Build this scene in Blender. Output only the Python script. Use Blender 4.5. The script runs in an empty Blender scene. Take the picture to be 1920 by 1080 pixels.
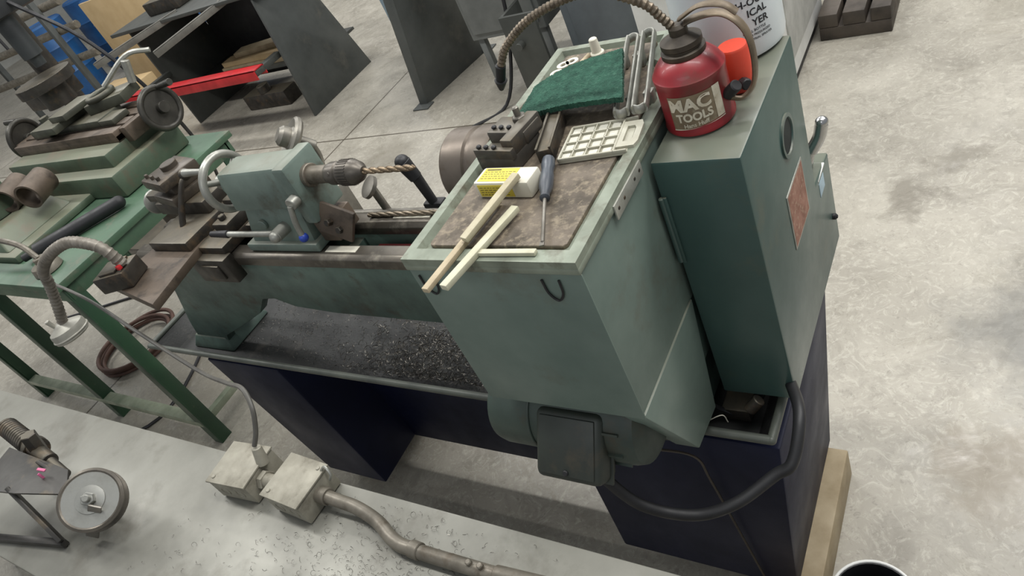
import bpy, bmesh, math, random
from mathutils import Vector, Matrix, Euler
random.seed(7)
SC=bpy.context.scene
try: SC.view_settings.view_transform='Standard'
except Exception: pass
COL=SC.collection
# ---------------------------------------------------------------- materials
def srgb(c):
    out=[]
    for x in c:
        x=x/255.0
        out.append(x/12.92 if x<=.04045 else ((x+.055)/1.055)**2.4)
    return (*out,1)
MC={}
def mt(name,c1,c2=None,rough=.5,metal=0.0,scale=8,lo=.35,hi=.7,bump=.0,bscale=60,c3=None,s3=40,t3=.62,coat=0,dust=0,spec=None):
    if name in MC: return MC[name]
    m=bpy.data.materials.new(name); m.use_nodes=True; nt=m.node_tree; N=nt.nodes; L=nt.links
    b=N['Principled BSDF']; b.inputs['Metallic'].default_value=metal; b.inputs['Roughness'].default_value=rough
    if spec is not None: b.inputs['Specular IOR Level'].default_value=spec
    if coat: b.inputs['Coat Weight'].default_value=coat
    tc=N.new('ShaderNodeTexCoord')
    if c2 is None: c2=tuple(max(0,x*.82) for x in c1)
    n=N.new('ShaderNodeTexNoise'); n.inputs['Scale'].default_value=scale; n.inputs['Detail'].default_value=6; n.inputs['Roughness'].default_value=.6
    L.new(tc.outputs['Object'],n.inputs['Vector'])
    r=N.new('ShaderNodeValToRGB'); r.color_ramp.elements[0].position=lo; r.color_ramp.elements[1].position=hi
    r.color_ramp.elements[0].color=srgb(c1); r.color_ramp.elements[1].color=srgb(c2)
    L.new(n.outputs['Fac'],r.inputs['Fac']); col=r.outputs['Color']
    if c3 is not None:
        n3=N.new('ShaderNodeTexNoise'); n3.inputs['Scale'].default_value=s3; n3.inputs['Detail'].default_value=7; n3.inputs['Roughness'].default_value=.65
        L.new(tc.outputs['Object'],n3.inputs['Vector'])
        r3=N.new('ShaderNodeValToRGB'); r3.color_ramp.elements[0].position=t3-.06; r3.color_ramp.elements[1].position=t3+.1
        r3.color_ramp.elements[0].color=(0,0,0,1); r3.color_ramp.elements[1].color=(.85,.85,.85,1)
        L.new(n3.outputs['Fac'],r3.inputs['Fac'])
        mx=N.new('ShaderNodeMix'); mx.data_type='RGBA'
        L.new(r3.outputs['Color'],mx.inputs[0]); L.new(col,mx.inputs[6]); mx.inputs[7].default_value=srgb(c3); col=mx.outputs[2]
    if dust:   # settled dust on upward faces
        ge=N.new('ShaderNodeNewGeometry'); sp=N.new('ShaderNodeSeparateXYZ'); L.new(ge.outputs['Normal'],sp.inputs[0])
        mr=N.new('ShaderNodeMapRange'); mr.inputs['From Min'].default_value=.5; mr.inputs['From Max'].default_value=1; mr.inputs['To Max'].default_value=dust
        L.new(sp.outputs['Z'],mr.inputs['Value']); ml=N.new('ShaderNodeMath'); ml.operation='MULTIPLY'; L.new(mr.outputs[0],ml.inputs[0]); 
        ad=N.new('ShaderNodeMath'); ad.operation='ADD'; L.new(n.outputs['Fac'],ad.inputs[0]); ad.inputs[1].default_value=.4; L.new(ad.outputs[0],ml.inputs[1])
        mx=N.new('ShaderNodeMix'); mx.data_type='RGBA'; L.new(ml.outputs[0],mx.inputs[0]); L.new(col,mx.inputs[6]); mx.inputs[7].default_value=srgb((146,138,118)); col=mx.outputs[2]
    L.new(col,b.inputs['Base Color'])
    rr=N.new('ShaderNodeMapRange'); rr.inputs['From Min'].default_value=.3; rr.inputs['From Max'].default_value=.7
    rr.inputs['To Min'].default_value=max(0.02,rough-.08); rr.inputs['To Max'].default_value=min(1,rough+.14)
    L.new(n.outputs['Fac'],rr.inputs['Value']); L.new(rr.outputs['Result'],b.inputs['Roughness'])
    if bump:
        nb=N.new('ShaderNodeTexNoise'); nb.inputs['Scale'].default_value=bscale; nb.inputs['Detail'].default_value=4
        L.new(tc.outputs['Object'],nb.inputs['Vector'])
        bp=N.new('ShaderNodeBump'); bp.inputs['Strength'].default_value=bump; bp.inputs['Distance'].default_value=.003
        L.new(nb.outputs['Fac'],bp.inputs['Height']); L.new(bp.outputs['Normal'],b.inputs['Normal'])
    MC[name]=m; return m
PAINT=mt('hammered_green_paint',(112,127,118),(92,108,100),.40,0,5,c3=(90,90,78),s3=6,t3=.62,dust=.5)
PAINTSH=mt('shaded_green_paint',(64,87,82),(52,74,69),.34,0,4,c3=(76,82,68),s3=7,t3=.64,dust=.45)  # same green paint as the cover, its shaded tone put into the colour
RIM=mt('worn_rim_paint',(138,146,130),(106,112,98),.48,0,14,c3=(86,80,64),s3=22,t3=.58)
MAT=mt('oily_brown_tray',(112,101,87),(76,68,57),.6,0,16,lo=.4,hi=.62,bump=.5,bscale=120,c3=(140,128,108),s3=90,t3=.56)
CAST=mt('cast_green_paint',(84,104,95),(60,74,68),.45,0,9,bump=.15,c3=(60,56,46),s3=14,t3=.6,dust=.45)
TAILP=mt('tailstock_green',(116,131,122),(88,102,95),.42,0,7,bump=.1,c3=(76,72,60),s3=12,t3=.6,dust=.35)
STEEL=mt('dull_steel',(140,136,128),(98,94,86),.38,.65,14)
GRIMST=mt('grimy_steel',(128,120,108),(88,82,72),.45,.4,14,c3=(74,66,54),s3=20,t3=.6)
CHUCKM=mt('dull_chuck_steel',(122,112,102),(86,80,72),.42,.6,9,c3=(84,70,56),s3=16,t3=.6)
CHROME=mt('chrome',(205,205,205),(170,170,168),.2,1,10)
ALU=mt('aluminium',(170,170,162),(130,130,122),.4,.6,16)
DSTEEL=mt('dark_oily_steel',(76,72,66),(47,44,40),.42,.5,14,bump=.2,c3=(98,82,64),s3=22,t3=.6,dust=.35)
BAR=mt('brown_grimy_steel',(106,93,80),(74,65,56),.5,.35,9,bump=.25,c3=(54,48,42),s3=22,t3=.6)
BLACK=mt('black_rubber',(34,34,36),(22,22,24),.5,0,20)
NAVY=mt('navy_black_paint',(17,23,50),(12,16,36),.5,0,5,c3=(30,33,48),s3=12,t3=.68,spec=.25)
TRAYM=mt('oily_tray',(44,45,43),(26,27,27),.55,.0,6,bump=.3,bscale=160,c3=(78,75,68),s3=9,t3=.6)
TRAYR=mt('tray_rim_paint',(88,92,84),(58,62,58),.45,.1,8)
MOTOR=mt('motor_olive',(58,64,57),(42,46,42),.48,0,8,c3=(76,70,56),s3=14,t3=.6)
MOTORG=mt('motor_shell_green',(66,79,71),(48,58,53),.48,0,8,c3=(66,62,50),s3=14,t3=.6)
GREEN=mt('bench_green',(74,102,79),(55,79,61),.45,0,5,c3=(104,104,88),s3=10,t3=.6)
GREEND=mt('bench_leg_green',(40,70,48),(28,52,36),.42,0,6,c3=(86,88,74),s3=22,t3=.68)
MILLG=mt('mill_green',(86,101,82),(66,80,63),.5,0,7,c3=(92,84,68),s3=12,t3=.58,dust=.4)
GREYS=mt('grey_steel_paint',(84,87,85),(64,67,65),.5,.15,4,c3=(94,92,85),s3=5,t3=.64)
CAB=mt('grey_cabinet',(122,125,123),(100,103,101),.45,.1,5)
WHITE=mt('white_paint',(224,224,220),(204,204,198),.45,0,6)
GALV=mt('galvanised_box',(156,152,138),(124,120,107),.55,.2,18,c3=(104,98,84),s3=30,t3=.62)
COND=mt('grimy_conduit',(128,122,110),(92,87,77),.42,.35,20,bump=.2,c3=(84,74,60),s3=26,t3=.6)
BENCH=mt('steel_bench_top',(140,139,130),(112,111,103),.42,.25,4,c3=(98,95,85),s3=6,t3=.6,bump=.05)
RED=mt('oily_red_paint',(154,38,44),(118,32,38),.38,0,12,c3=(98,60,48),s3=16,t3=.57,coat=.1)
REDB=mt('red_paint',(190,38,42),(156,28,32),.45,0,10)
ORANGE=mt('orange_red_plastic',(208,72,48),(184,58,40),.45,0,10)
LABEL=mt('worn_label',(138,122,97),(104,88,70),.6,0,30,c3=(160,150,126),s3=40,t3=.6)
CREAM=mt('cream_print',(222,214,194),(188,176,152),.5,0,60,c3=(130,110,86),s3=90,t3=.66)
INK=mt('black_ink',(24,24,28),(34,34,38),.5)
JUG=mt('milky_plastic',(226,232,232),(208,218,220),.3,0,6)
WOOD=mt('pale_wood',(160,145,117),(132,117,90),.65,0,12)
FIB=mt('fibreglass_stick',(200,198,174),(176,172,146),.5,0,24)
WOODD=mt('tan_stick',(188,174,146),(160,145,118),.65,0,24)
YEL=mt('yellow_label',(210,192,72),(194,176,58),.5,0,20)
WPL=mt('white_plastic',(216,212,196),(196,192,174),.45,0,14)
PAD=mt('green_scouring_fibre',(38,86,68),(22,58,47),.95,0,60,bump=1.0,bscale=400,c3=(64,104,86),s3=150,t3=.6)
PLY=mt('plywood',(190,166,126),(170,146,106),.6,0,4)
BLUE=mt('blue_plastic',(34,88,140),(24,64,110),.4,0,4)
BLUEB=mt('blue_knob',(40,70,170),(30,56,140),.35)
REDL=mt('red_brown_plate',(146,96,76),(118,74,58),.5,0,40,c3=(180,160,136),s3=120,t3=.6)
HOSE=mt('grey_flex_hose',(134,128,118),(100,94,84),.5,.3,40)
BRHOSE=mt('braided_steel_hose',(124,112,96),(74,66,56),.42,.6,60)
RUST=mt('rust_brown',(98,70,58),(72,52,44),.65,0,12)
PINK=mt('pink_tape',(196,96,136))
HOLESHADE=mt('painted_hole_shade',(22,34,32),(14,20,20),.7)
SHAV=mt('steel_shavings',(132,128,120),(66,62,56),.36,.7,60)
# ---------------------------------------------------------------- builder
WL={}
def catmull(pts,sub):
    P=[Vector(p) for p in pts]; 
    if len(P)<3: 
        return [P[0].lerp(P[-1],i/sub) for i in range(sub+1)]
    out=[]; Q=[P[0]*2-P[1]]+P+[P[-1]*2-P[-2]]
    for i in range(1,len(Q)-2):
        a,b,c,d=Q[i-1:i+3]
        for k in range(sub):
            t=k/sub
            out.append(.5*((2*b)+(-a+c)*t+(2*a-5*b+4*c-d)*t*t+(-a+3*b-3*c+d)*t**3))
    out.append(P[-1]); return out
class G:
    def __init__(s): s.v=[]; s.f=[]; s.mi=[]; s.M=Matrix.Identity(4)
    def raw(s,vs,fs,m=0):
        o=len(s.v); s.v+=[s.M@Vector(v) for v in vs]; s.f+=[tuple(o+i for i in f) for f in fs]; s.mi+=[m]*len(fs)
    def bm(s,b,m=0):
        b.verts.index_update(); s.raw([v.co.copy() for v in b.verts],[[v.index for v in f.verts] for f in b.faces],m); b.free()
    def box(s,x0,x1,y0,y1,z0,z1,bev=.003,m=0,seg=2,rz=0,rx=0,ry=0):
        b=bmesh.new(); bmesh.ops.create_cube(b,size=1)
        S=Matrix.Diagonal((abs(x1-x0),abs(y1-y0),abs(z1-z0),1)); bmesh.ops.transform(b,matrix=S,verts=b.verts)
        if bev: bmesh.ops.bevel(b,geom=b.edges[:],offset=min(bev,.45*min(abs(x1-x0),abs(y1-y0),abs(z1-z0))),segments=seg,affect='EDGES',profile=.5)
        T=Matrix.Translation(((x0+x1)/2,(y0+y1)/2,(z0+z1)/2))@Euler((math.radians(rx),math.radians(ry),math.radians(rz))).to_matrix().to_4x4()
        bmesh.ops.transform(b,matrix=T,verts=b.verts); s.bm(b,m)
    def prism(s,poly,vec,bev=.003,m=0):
        b=bmesh.new(); vs=[b.verts.new(p) for p in poly]; f=b.faces.new(vs)
        r=bmesh.ops.extrude_face_region(b,geom=[f]); bmesh.ops.translate(b,vec=Vector(vec),verts=[e for e in r['geom'] if isinstance(e,bmesh.types.BMVert)])
        bmesh.ops.recalc_face_normals(b,faces=b.faces[:])
        if bev: bmesh.ops.bevel(b,geom=b.edges[:],offset=bev,segments=2,affect='EDGES',profile=.5)
        s.bm(b,m)
    def hexa(s,lo,hi,bev=.003,m=0):
        b=bmesh.new(); A=[b.verts.new(p) for p in lo]; B=[b.verts.new(p) for p in hi]
        b.faces.new(A[::-1]); b.faces.new(B)
        for i in range(4): b.faces.new([A[i],A[(i+1)%4],B[(i+1)%4],B[i]])
        bmesh.ops.recalc_face_normals(b,faces=b.faces[:])
        if bev: bmesh.ops.bevel(b,geom=b.edges[:],offset=bev,segments=2,affect='EDGES',profile=.5)
        s.bm(b,m)
    def lathe(s,prof,o,ax=(0,0,1),seg=28,m=0,cap=True):
        ax=Vector(ax).normalized(); q=ax.to_track_quat('Z','Y').to_matrix(); o=Vector(o); vs=[];fs=[]
        for r,h in prof:
            for k in range(seg):
                t=2*math.pi*k/seg; vs.append(o+q@Vector((r*math.cos(t),r*math.sin(t),h)))
        for i in range(len(prof)-1):
            for k in range(seg):
                k2=(k+1)%seg; fs.append((i*seg+k,i*seg+k2,(i+1)*seg+k2,(i+1)*seg+k))
        if cap: fs.append(tuple(range(seg))[::-1]); fs.append(tuple((len(prof)-1)*seg+k for k in range(seg)))
        s.raw(vs,fs,m)
    def cyl(s,p0,p1,r0,r1=None,seg=24,bev=.0015,m=0):
        r1=r0 if r1 is None else r1; p0=Vector(p0);p1=Vector(p1); h=(p1-p0).length; bev=min(bev,.4*min(r0,r1),.4*h)
        s.lathe([(r0-bev,0),(r0,bev),(r1,h-bev),(r1-bev,h)],p0,p1-p0,seg,m)
    def tube(s,pts,r,seg=10,sub=6,m=0,rib=0,flat=1.0,rf=None,ra=.14):
        P=catmull(pts,sub); 
        if rib:
            L=sum((P[i+1]-P[i]).length for i in range(len(P)-1)); n=int(L/rib); Q=[];
            seglen=L/n;Q=[P[0]];need=seglen
            for i in range(len(P)-1):
                a,b=P[i],P[i+1]; l=(b-a).length; pos=0
                while l-pos>=need and len(Q)<=n:
                    pos+=need; Q.append(a.lerp(b,pos/l)); need=seglen
                need-=l-pos
            P=Q
        n=len(P); T=[(P[min(i+1,n-1)]-P[max(i-1,0)]).normalized() for i in range(n)]
        u=T[0].orthogonal().normalized() if flat==1.0 else (Vector((0,0,1)).cross(T[0]).normalized() if abs(T[0].z)<.95 else Vector((0,1,0)))
        vs=[];fs=[]
        for i in range(n):
            u=(u-T[i]*u.dot(T[i])).normalized(); w=T[i].cross(u)
            rr=r*(1+ra if (rib and i%2) else 1) * (rf(i/(n-1)) if rf else 1)
            for k in range(seg):
                t=2*math.pi*k/seg; vs.append(P[i]+u*rr*math.cos(t)+w*rr*flat*math.sin(t))
        for i in range(n-1):
            for k in range(seg):
                k2=(k+1)%seg; fs.append((i*seg+k,i*seg+k2,(i+1)*seg+k2,(i+1)*seg+k))
        fs.append(tuple(range(seg))[::-1]); fs.append(tuple((n-1)*seg+k for k in range(seg))); s.raw(vs,fs,m)
    def torus(s,c,ax,R,r,seg=40,ms=10,m=0):
        q=Vector(ax).normalized().to_track_quat('Z','Y').to_matrix(); c=Vector(c); vs=[];fs=[]
        for i in range(seg):
            a=2*math.pi*i/seg
            for k in range(ms):
                t=2*math.pi*k/ms; vs.append(c+q@Vector(((R+r*math.cos(t))*math.cos(a),(R+r*math.cos(t))*math.sin(a),r*math.sin(t))))
        for i in range(seg):
            for k in range(ms):
                i2=(i+1)%seg;k2=(k+1)%ms; fs.append((i*ms+k,i2*ms+k,i2*ms+k2,i*ms+k2))
        s.raw(vs,fs,m)
    def sph(s,c,r,m=0,sc=(1,1,1)):
        b=bmesh.new(); bmesh.ops.create_uvsphere(b,u_segments=20,v_segments=12,radius=r)
        bmesh.ops.transform(b,matrix=Matrix.Translation(c)@Matrix.Diagonal((*sc,1)),verts=b.verts); s.bm(b,m)
    def ring(s,outer,inner,z0,z1,m=0):
        n=len(outer); vs=[(*p,z0) for p in outer]+[(*p,z1) for p in outer]+[(*p,z1) for p in inner]+[(*p,z0) for p in inner]; fs=[]
        for i in range(n):
            j=(i+1)%n
            fs+= [(i,j,n+j,n+i),(n+i,n+j,2*n+j,2*n+i),(2*n+i,2*n+j,3*n+j,3*n+i),(3*n+i,3*n+j,j,i)]
        s.raw(vs,fs,m)
    def make(s,name,mats,parent=None,label=None,cat=None,kind=None,group=None,ang=38):
        if not isinstance(mats,(list,tuple)): mats=[mats]
        xs=[v.x for v in s.v];ys=[v.y for v in s.v];zs=[v.z for v in s.v]
        if parent is None: o=Vector(((min(xs)+max(xs))/2,(min(ys)+max(ys))/2,min(zs)))
        else: o=Vector(((min(xs)+max(xs))/2,(min(ys)+max(ys))/2,(min(zs)+max(zs))/2))
        me=bpy.data.meshes.new(name); me.from_pydata([v-o for v in s.v],[],s.f)
        for mm in mats: me.materials.append(mm)
        for p,i in zip(me.polygons,s.mi): p.material_index=i; p.use_smooth=True
        me.update()
        try: me.set_sharp_from_angle(angle=math.radians(ang))
        except Exception: pass
        ob=bpy.data.objects.new(name,me); COL.objects.link(ob); WL[ob.name]=o
        if parent is not None: ob.parent=parent; ob.location=o-WL[parent.name]
        else: ob.location=o
        if label: ob['label']=label
        if cat and parent is None: ob['category']=cat
        if kind: ob['kind']=kind
        if group: ob['group']=group
        return ob
def thing(name,label,cat,loc,group=None):
    e=bpy.data.objects.new(name,None); e.empty_display_size=.05; COL.objects.link(e); e.location=loc; WL[e.name]=Vector(loc)
    e['label']=label; e['category']=cat
    if group: e['group']=group
    return e
def one(name,mats,fn,parent=None,**k):
    g=G(); fn(g); return g.make(name,mats,parent,**k)
def text_geo(body,size,bold=.02):
    cu=bpy.data.curves.new('t','FONT'); cu.body=body; cu.size=size; cu.align_x='CENTER'; cu.align_y='CENTER'; cu.resolution_u=3; cu.offset=size*bold
    ob=bpy.data.objects.new('t',cu); COL.objects.link(ob); bpy.context.view_layer.update()
    me=bpy.data.meshes.new_from_object(ob.evaluated_get(bpy.context.evaluated_depsgraph_get()))
    vs=[v.co.copy() for v in me.vertices]; fs=[tuple(p.vertices) for p in me.polygons]
    bpy.data.objects.remove(ob); bpy.data.meshes.remove(me); return vs,fs
def text_cyl(g,body,size,c,R,ang,z,sx=1,tilt=0,m=0,bold=.02):
    vs,fs=text_geo(body,size,bold); out=[]
    for v in vs:
        x=v.x*sx; y=v.y+v.x*tilt; a=math.radians(ang)+x/R
        out.append((c[0]+R*math.cos(a),c[1]+R*math.sin(a),z+y))
    g.raw(out,fs,m)
def patch_cyl(g,c,R,a0,a1,z0,z1,n=16,m=0,slant=0):
    vs=[];fs=[]
    for i in range(n+1):
        a=math.radians(a0+(a1-a0)*i/n); dz=slant*i/n
        for z in (z0+dz,z1+dz*.4): vs.append((c[0]+R*math.cos(a),c[1]+R*math.sin(a),z))
    for i in range(n): fs.append((2*i,2*i+2,2*i+3,2*i+1))
    g.raw(vs,fs,m)

# ================================================================ SETTING
def floor_mat():
    m=bpy.data.materials.new('polished_concrete'); m.use_nodes=True; nt=m.node_tree;N=nt.nodes;L=nt.links;b=N['Principled BSDF']
    tc=N.new('ShaderNodeTexCoord')
    def noise(sc,det=8,ro=.6,dist=0):
        n=N.new('ShaderNodeTexNoise'); n.inputs['Scale'].default_value=sc; n.inputs['Detail'].default_value=det; n.inputs['Roughness'].default_value=ro; n.inputs['Distortion'].default_value=dist
        L.new(tc.outputs['Object'],n.inputs['Vector']); return n
    def ramp(src,p0,p1,c0,c1):
        r=N.new('ShaderNodeValToRGB'); r.color_ramp.elements[0].position=p0;r.color_ramp.elements[1].position=p1
        r.color_ramp.elements[0].color=c0;r.color_ramp.elements[1].color=c1; L.new(src,r.inputs['Fac']); return r.outputs['Color']
    def mix(f,a,bb):
        x=N.new('ShaderNodeMix'); x.data_type='RGBA'; L.new(f,x.inputs[0]); 
        if isinstance(a,tuple): x.inputs[6].default_value=a
        else: L.new(a,x.inputs[6])
        if isinstance(bb,tuple): x.inputs[7].default_value=bb
        else: L.new(bb,x.inputs[7])
        return x.outputs[2]
    B0=(0,0,0,1)
    base=ramp(noise(1.6).outputs['Fac'],.35,.66,srgb((168,163,151)),srgb((138,133,122)))
    f2=ramp(noise(4.5,9,.7,1.2).outputs['Fac'],.50,.72,B0,(.6,.6,.6,1)); base=mix(f2,base,srgb((114,109,99)))
    f4=ramp(noise(16,9,.8,3).outputs['Fac'],.5,.63,B0,(.55,.55,.55,1)); base=mix(f4,base,srgb((192,188,175)))
    f3=ramp(noise(70,4,.7,1).outputs['Fac'],.57,.69,B0,(.45,.45,.45,1)); base=mix(f3,base,srgb((112,107,98)))
    sep=N.new('ShaderNodeSeparateXYZ'); nz=noise(6,9,.7); 
    vm=N.new('ShaderNodeVectorMath'); vm.operation='MULTIPLY_ADD'; L.new(nz.outputs['Color'],vm.inputs[0]); vm.inputs[1].default_value=(.5,.5,0); L.new(tc.outputs['Object'],vm.inputs[2])
    for (x,y,r,c,s) in ((-.30,2.12,.10,(104,98,87),.6),(-.16,2.30,.08,(108,102,90),.5),(.12,1.55,.30,(112,111,107),.7),(.0,1.12,.17,(126,114,95),.5),(-3.0,2.6,.25,(112,106,93),.5),(-3.0,1.0,.4,(116,110,98),.4)):
        d=N.new('ShaderNodeVectorMath'); d.operation='DISTANCE'; L.new(vm.outputs[0],d.inputs[0]); d.inputs[1].default_value=(x+.25,y+.25,0)
        f=ramp(d.outputs['Value'],r*.4,r*1.05,(s,s,s,1),B0); base=mix(f,base,srgb(c))
    L.new(tc.outputs['Object'],sep.inputs[0])
    for ax,off in (('X',3.55),('Y',-2.86),('X',9)):
        a=N.new('ShaderNodeMath'); a.operation='ADD'; L.new(sep.outputs[ax],a.inputs[0]); a.inputs[1].default_value=off
        ab=N.new('ShaderNodeMath'); ab.operation='ABSOLUTE'; L.new(a.outputs[0],ab.inputs[0])
        lt=N.new('ShaderNodeMath'); lt.operation='LESS_THAN'; L.new(ab.outputs[0],lt.inputs[0]); lt.inputs[1].default_value=.006
        lx=N.new('ShaderNodeMath'); lx.operation='LESS_THAN'; L.new(sep.outputs['X'],lx.inputs[0]); lx.inputs[1].default_value=-2.3
        mm=N.new('ShaderNodeMath'); mm.operation='MULTIPLY'; L.new(lt.outputs[0],mm.inputs[0]); L.new(lx.outputs[0],mm.inputs[1])
        base=mix(mm.outputs[0],base,srgb((84,78,68)))
    L.new(base,b.inputs['Base Color'])
    rr=ramp(noise(3.2,9,.75,1.5).outputs['Fac'],.35,.65,(.17,.17,.17,1),(.55,.55,.55,1)); L.new(rr,b.inputs['Roughness'])
    bp=N.new('ShaderNodeBump'); bp.inputs['Strength'].default_value=.06; L.new(noise(30).outputs['Fac'],bp.inputs['Height']); L.new(bp.outputs['Normal'],b.inputs['Normal'])
    return m
me=bpy.data.meshes.new('floor'); me.from_pydata([(-16,-4,0),(6,-4,0),(6,12,0),(-16,12,0)],[],[(0,1,2,3)]); me.materials.append(floor_mat())
fl=bpy.data.objects.new('floor',me); COL.objects.link(fl); fl['kind']='structure'
WALLM=mt('painted_block_wall',(176,176,170),(150,150,144),.8,0,2)
one('wall_north',WALLM,lambda g:g.box(-16,6,12,12.2,0,5,0),kind='structure')
one('wall_west',WALLM,lambda g:g.box(-16.2,-16,-4,12,0,5,0),kind='structure')

# ================================================================ LATHE
lathe=thing('metal_lathe','green metalworking lathe on dark pedestals with covered headstock','lathe',(-1.0,.86,.10))
def f(g):
    g.box(-.676,-.414,.524,1.06,.90,1.186,.006)
    g.prism([(-.452,.522,.908),(-.452,.62,.695),(-.452,.712,.685),(-.452,.75,.908)],(.0415,0,0),.002)
    g.box(-.676,-.41,.5215,.524,.903,1.18,.001)
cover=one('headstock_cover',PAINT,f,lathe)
outer=[(-.68,.52),(-.41,.52),(-.41,.95),(-.456,.985),(-.456,1.066),(-.68,1.066)]
inner=[(-.660,.546),(-.432,.546),(-.432,.94),(-.478,.978),(-.478,1.048),(-.660,1.048)]
def f(g):
    g.prism([(x,y,1.180) for x,y in outer],(0,0,.010),.002)
    o2=[((x-(-.545))*.995-.545,(y-.79)*.997+.79) for x,y in outer]
    mid=[((x-(-.545))*1.04-.545,(y-.79)*1.015+.79) for x,y in inner]
    g.ring(o2,mid,1.186,1.2); 
    n=len(inner); vs=[(*p,1.2) for p in mid]+[(*p,1.19) for p in inner]; g.raw(vs,[(i,(i+1)%n,n+(i+1)%n,n+i) for i in range(n)])
one('tray_rim',RIM,f,cover)
def f(g):
    q=[(-.649,.554),(-.443,.554),(-.439,.558),(-.439,.935),(-.485,.974),(-.485,1.041),(-.649,1.041),(-.653,1.037),(-.653,.558)]
    g.prism([(x,y,1.189) for x,y in q],(0,0,.007),.0016)
one('tray_liner',MAT,f,cover)
def f(g):
    g.box(-.4105,-.4075,.632,.728,1.168,1.19,.001)
    for y in (.642,.662,.70,.718): g.cyl((-.4085,y,1.18),(-.4068,y,1.18),.0028,m=1,seg=12)
one('label_bracket',[mt('worn_light_alu',(186,186,176),(150,150,140),.4,.5,30),DSTEEL],f,cover)
for x in (-.455,-.65):
    one('latch_slot',BLACK,lambda g:g.tube([(x-.012,.5195,1.172),(x-.010,.519,1.15),(x,.519,1.138),(x+.010,.519,1.15),(x+.012,.5195,1.172)],.0016,seg=6),cover)
# --- gearbox cover
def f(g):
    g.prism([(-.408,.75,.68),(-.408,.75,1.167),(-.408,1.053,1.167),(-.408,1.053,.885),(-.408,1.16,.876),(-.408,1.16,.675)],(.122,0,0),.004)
gear=one('gearbox_cover',PAINTSH,f,lathe)
def f(g):
    g.lathe([(.034,0),(.034,.003),(.028,.003),(.027,.0005)],(-.286,.945,1.062),(1,0,0),32,cap=False)
    g.lathe([(.028,0),(.0281,.0006)],(-.286,.945,1.062),(1,0,0),32,m=1)  # flat dark disc paints the shade inside the hole, nothing is cut in
one('painted_side_hole',[PAINTSH,HOLESHADE],f,gear)
def f(g):
    g.box(-.2865,-.2845,.888,.992,.885,.99,.0005); g.box(-.2846,-.2842,.892,.988,.889,.986,0,m=1)
one('rating_plate',[ALU,REDL],f,gear)
def f(g):
    g.box(-.404,-.398,.745,.75,.99,1.11,.001); g.cyl((-.406,.7465,.99),(-.406,.7465,1.11),.004,seg=10)
one('hinge',PAINTSH,f,gear)
def f(g):
    g.cyl((-.315,1.105,.86),(-.30,1.11,.92),.009,.008); g.tube([(-.30,1.11,.915),(-.285,1.115,.94),(-.278,1.118,.965)],.011,seg=12); g.sph((-.278,1.118,.967),.011)
one('gear_lever',CHROME,f,gear)
one('sticker',WHITE,lambda g:g.box(-.31,-.2855,1.07,1.125,.876,.879,.0005),gear)
one('sticker',mt('blue_sticker',(176,200,212)),lambda g:g.box(-.2875,-.2855,1.072,1.108,.842,.87,0),gear)
def f(g): g.cyl((-.287,1.13,.75),(-.279,1.13,.75),.006); g.cyl((-.280,1.13,.75),(-.277,1.13,.75),.004)
one('cover_bolt',BLACK,f,gear)
def f(g):
    g.box(-.66,-.42,.69,1.02,.76,.90,.01); g.box(-.452,-.412,.965,1.10,.85,1.166,.004)
    g.box(-.69,-.66,.70,.92,.80,1.16,.01); g.box(-.64,-.44,.72,.98,.615,.78,.02)
one('headstock',CAST,f,lathe)
def f(g):
    g.lathe([(.03,0),(.062,.004),(.064,.01),(.064,.04),(.060,.043),(.060,.05),(.064,.053),(.064,.095),(.06,.10),(.025,.101),(.024,.08)],(-.675,.81,1.143),(-1,0,0),40)
one('lathe_chuck',CHUCKM,f,lathe)
# --- bed
def f(g):
    for y0,y1 in ((.752,.782),(.848,.878)):
        g.prism([(-1.90,y0,.972),(-.50,y0,.972),(-.50,y0,.79),(-1.30,y0,.80),(-1.43,y0,.812),(-1.49,y0,.835),(-1.54,y0,.83),(-1.60,y0,.775),(-1.72,y0,.72),(-1.86,y0,.66),(-1.88,y0,.625),(-2.03,y0,.625),(-2.0,y0,.70),(-1.92,y0,.84)],(0,y1-y0,0),.003)
    for x in (-1.85,-1.5,-1.2,-.9): g.box(x,x+.03,.78,.85,.82,.95,.002)
    g.hexa([(-2.06,.735,.606),(-1.86,.735,.606),(-1.86,.90,.606),(-2.06,.90,.606)],[(-2.03,.75,.65),(-1.88,.75,.65),(-1.88,.88,.65),(-2.03,.88,.65)],.006)
    g.cyl((-1.66,.752,.90),(-1.66,.748,.90),.012)
bed=one('bed',CAST,f,lathe)
def way(g,pr):
    g.prism([(-1.92,y,z) for y,z in pr],(1.44,0,0),.0015)
WAY=mt('way_steel',(108,102,92),(72,68,62),.32,.6,10,c3=(132,126,114),s3=20,t3=.6)
one('bed_way',WAY,lambda g:way(g,((.738,.962),(.738,.984),(.75,.99),(.778,.99),(.787,.98),(.787,.962))),bed)
one('bed_way',WAY,lambda g:way(g,((.843,.962),(.843,.98),(.852,.99),(.88,.99),(.892,.984),(.892,.962))),bed)
one('scale_strip',WPL,lambda g:g.box(-1.19,-1.10,.7565,.775,.9902,.9908,0),bed)
one('scale_strip',WPL,lambda g:g.box(-1.07,-.97,.862,.878,.9902,.991,0),bed)
one('bed_web',mt('dark_red_oil',(104,34,36),(58,26,26),.4),lambda g:g.box(-1.12,-.72,.80,.835,.90,.945,.003),bed)
def f(g):
    g.cyl((-1.9,.925,.955),(-.66,.925,.955),.009); g.cyl((-1.9,.925,.915),(-.66,.925,.915),.007); g.box(-1.92,-1.88,.90,.95,.88,.98,.004)
one('leadscrew',STEEL,f,lathe)
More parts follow.
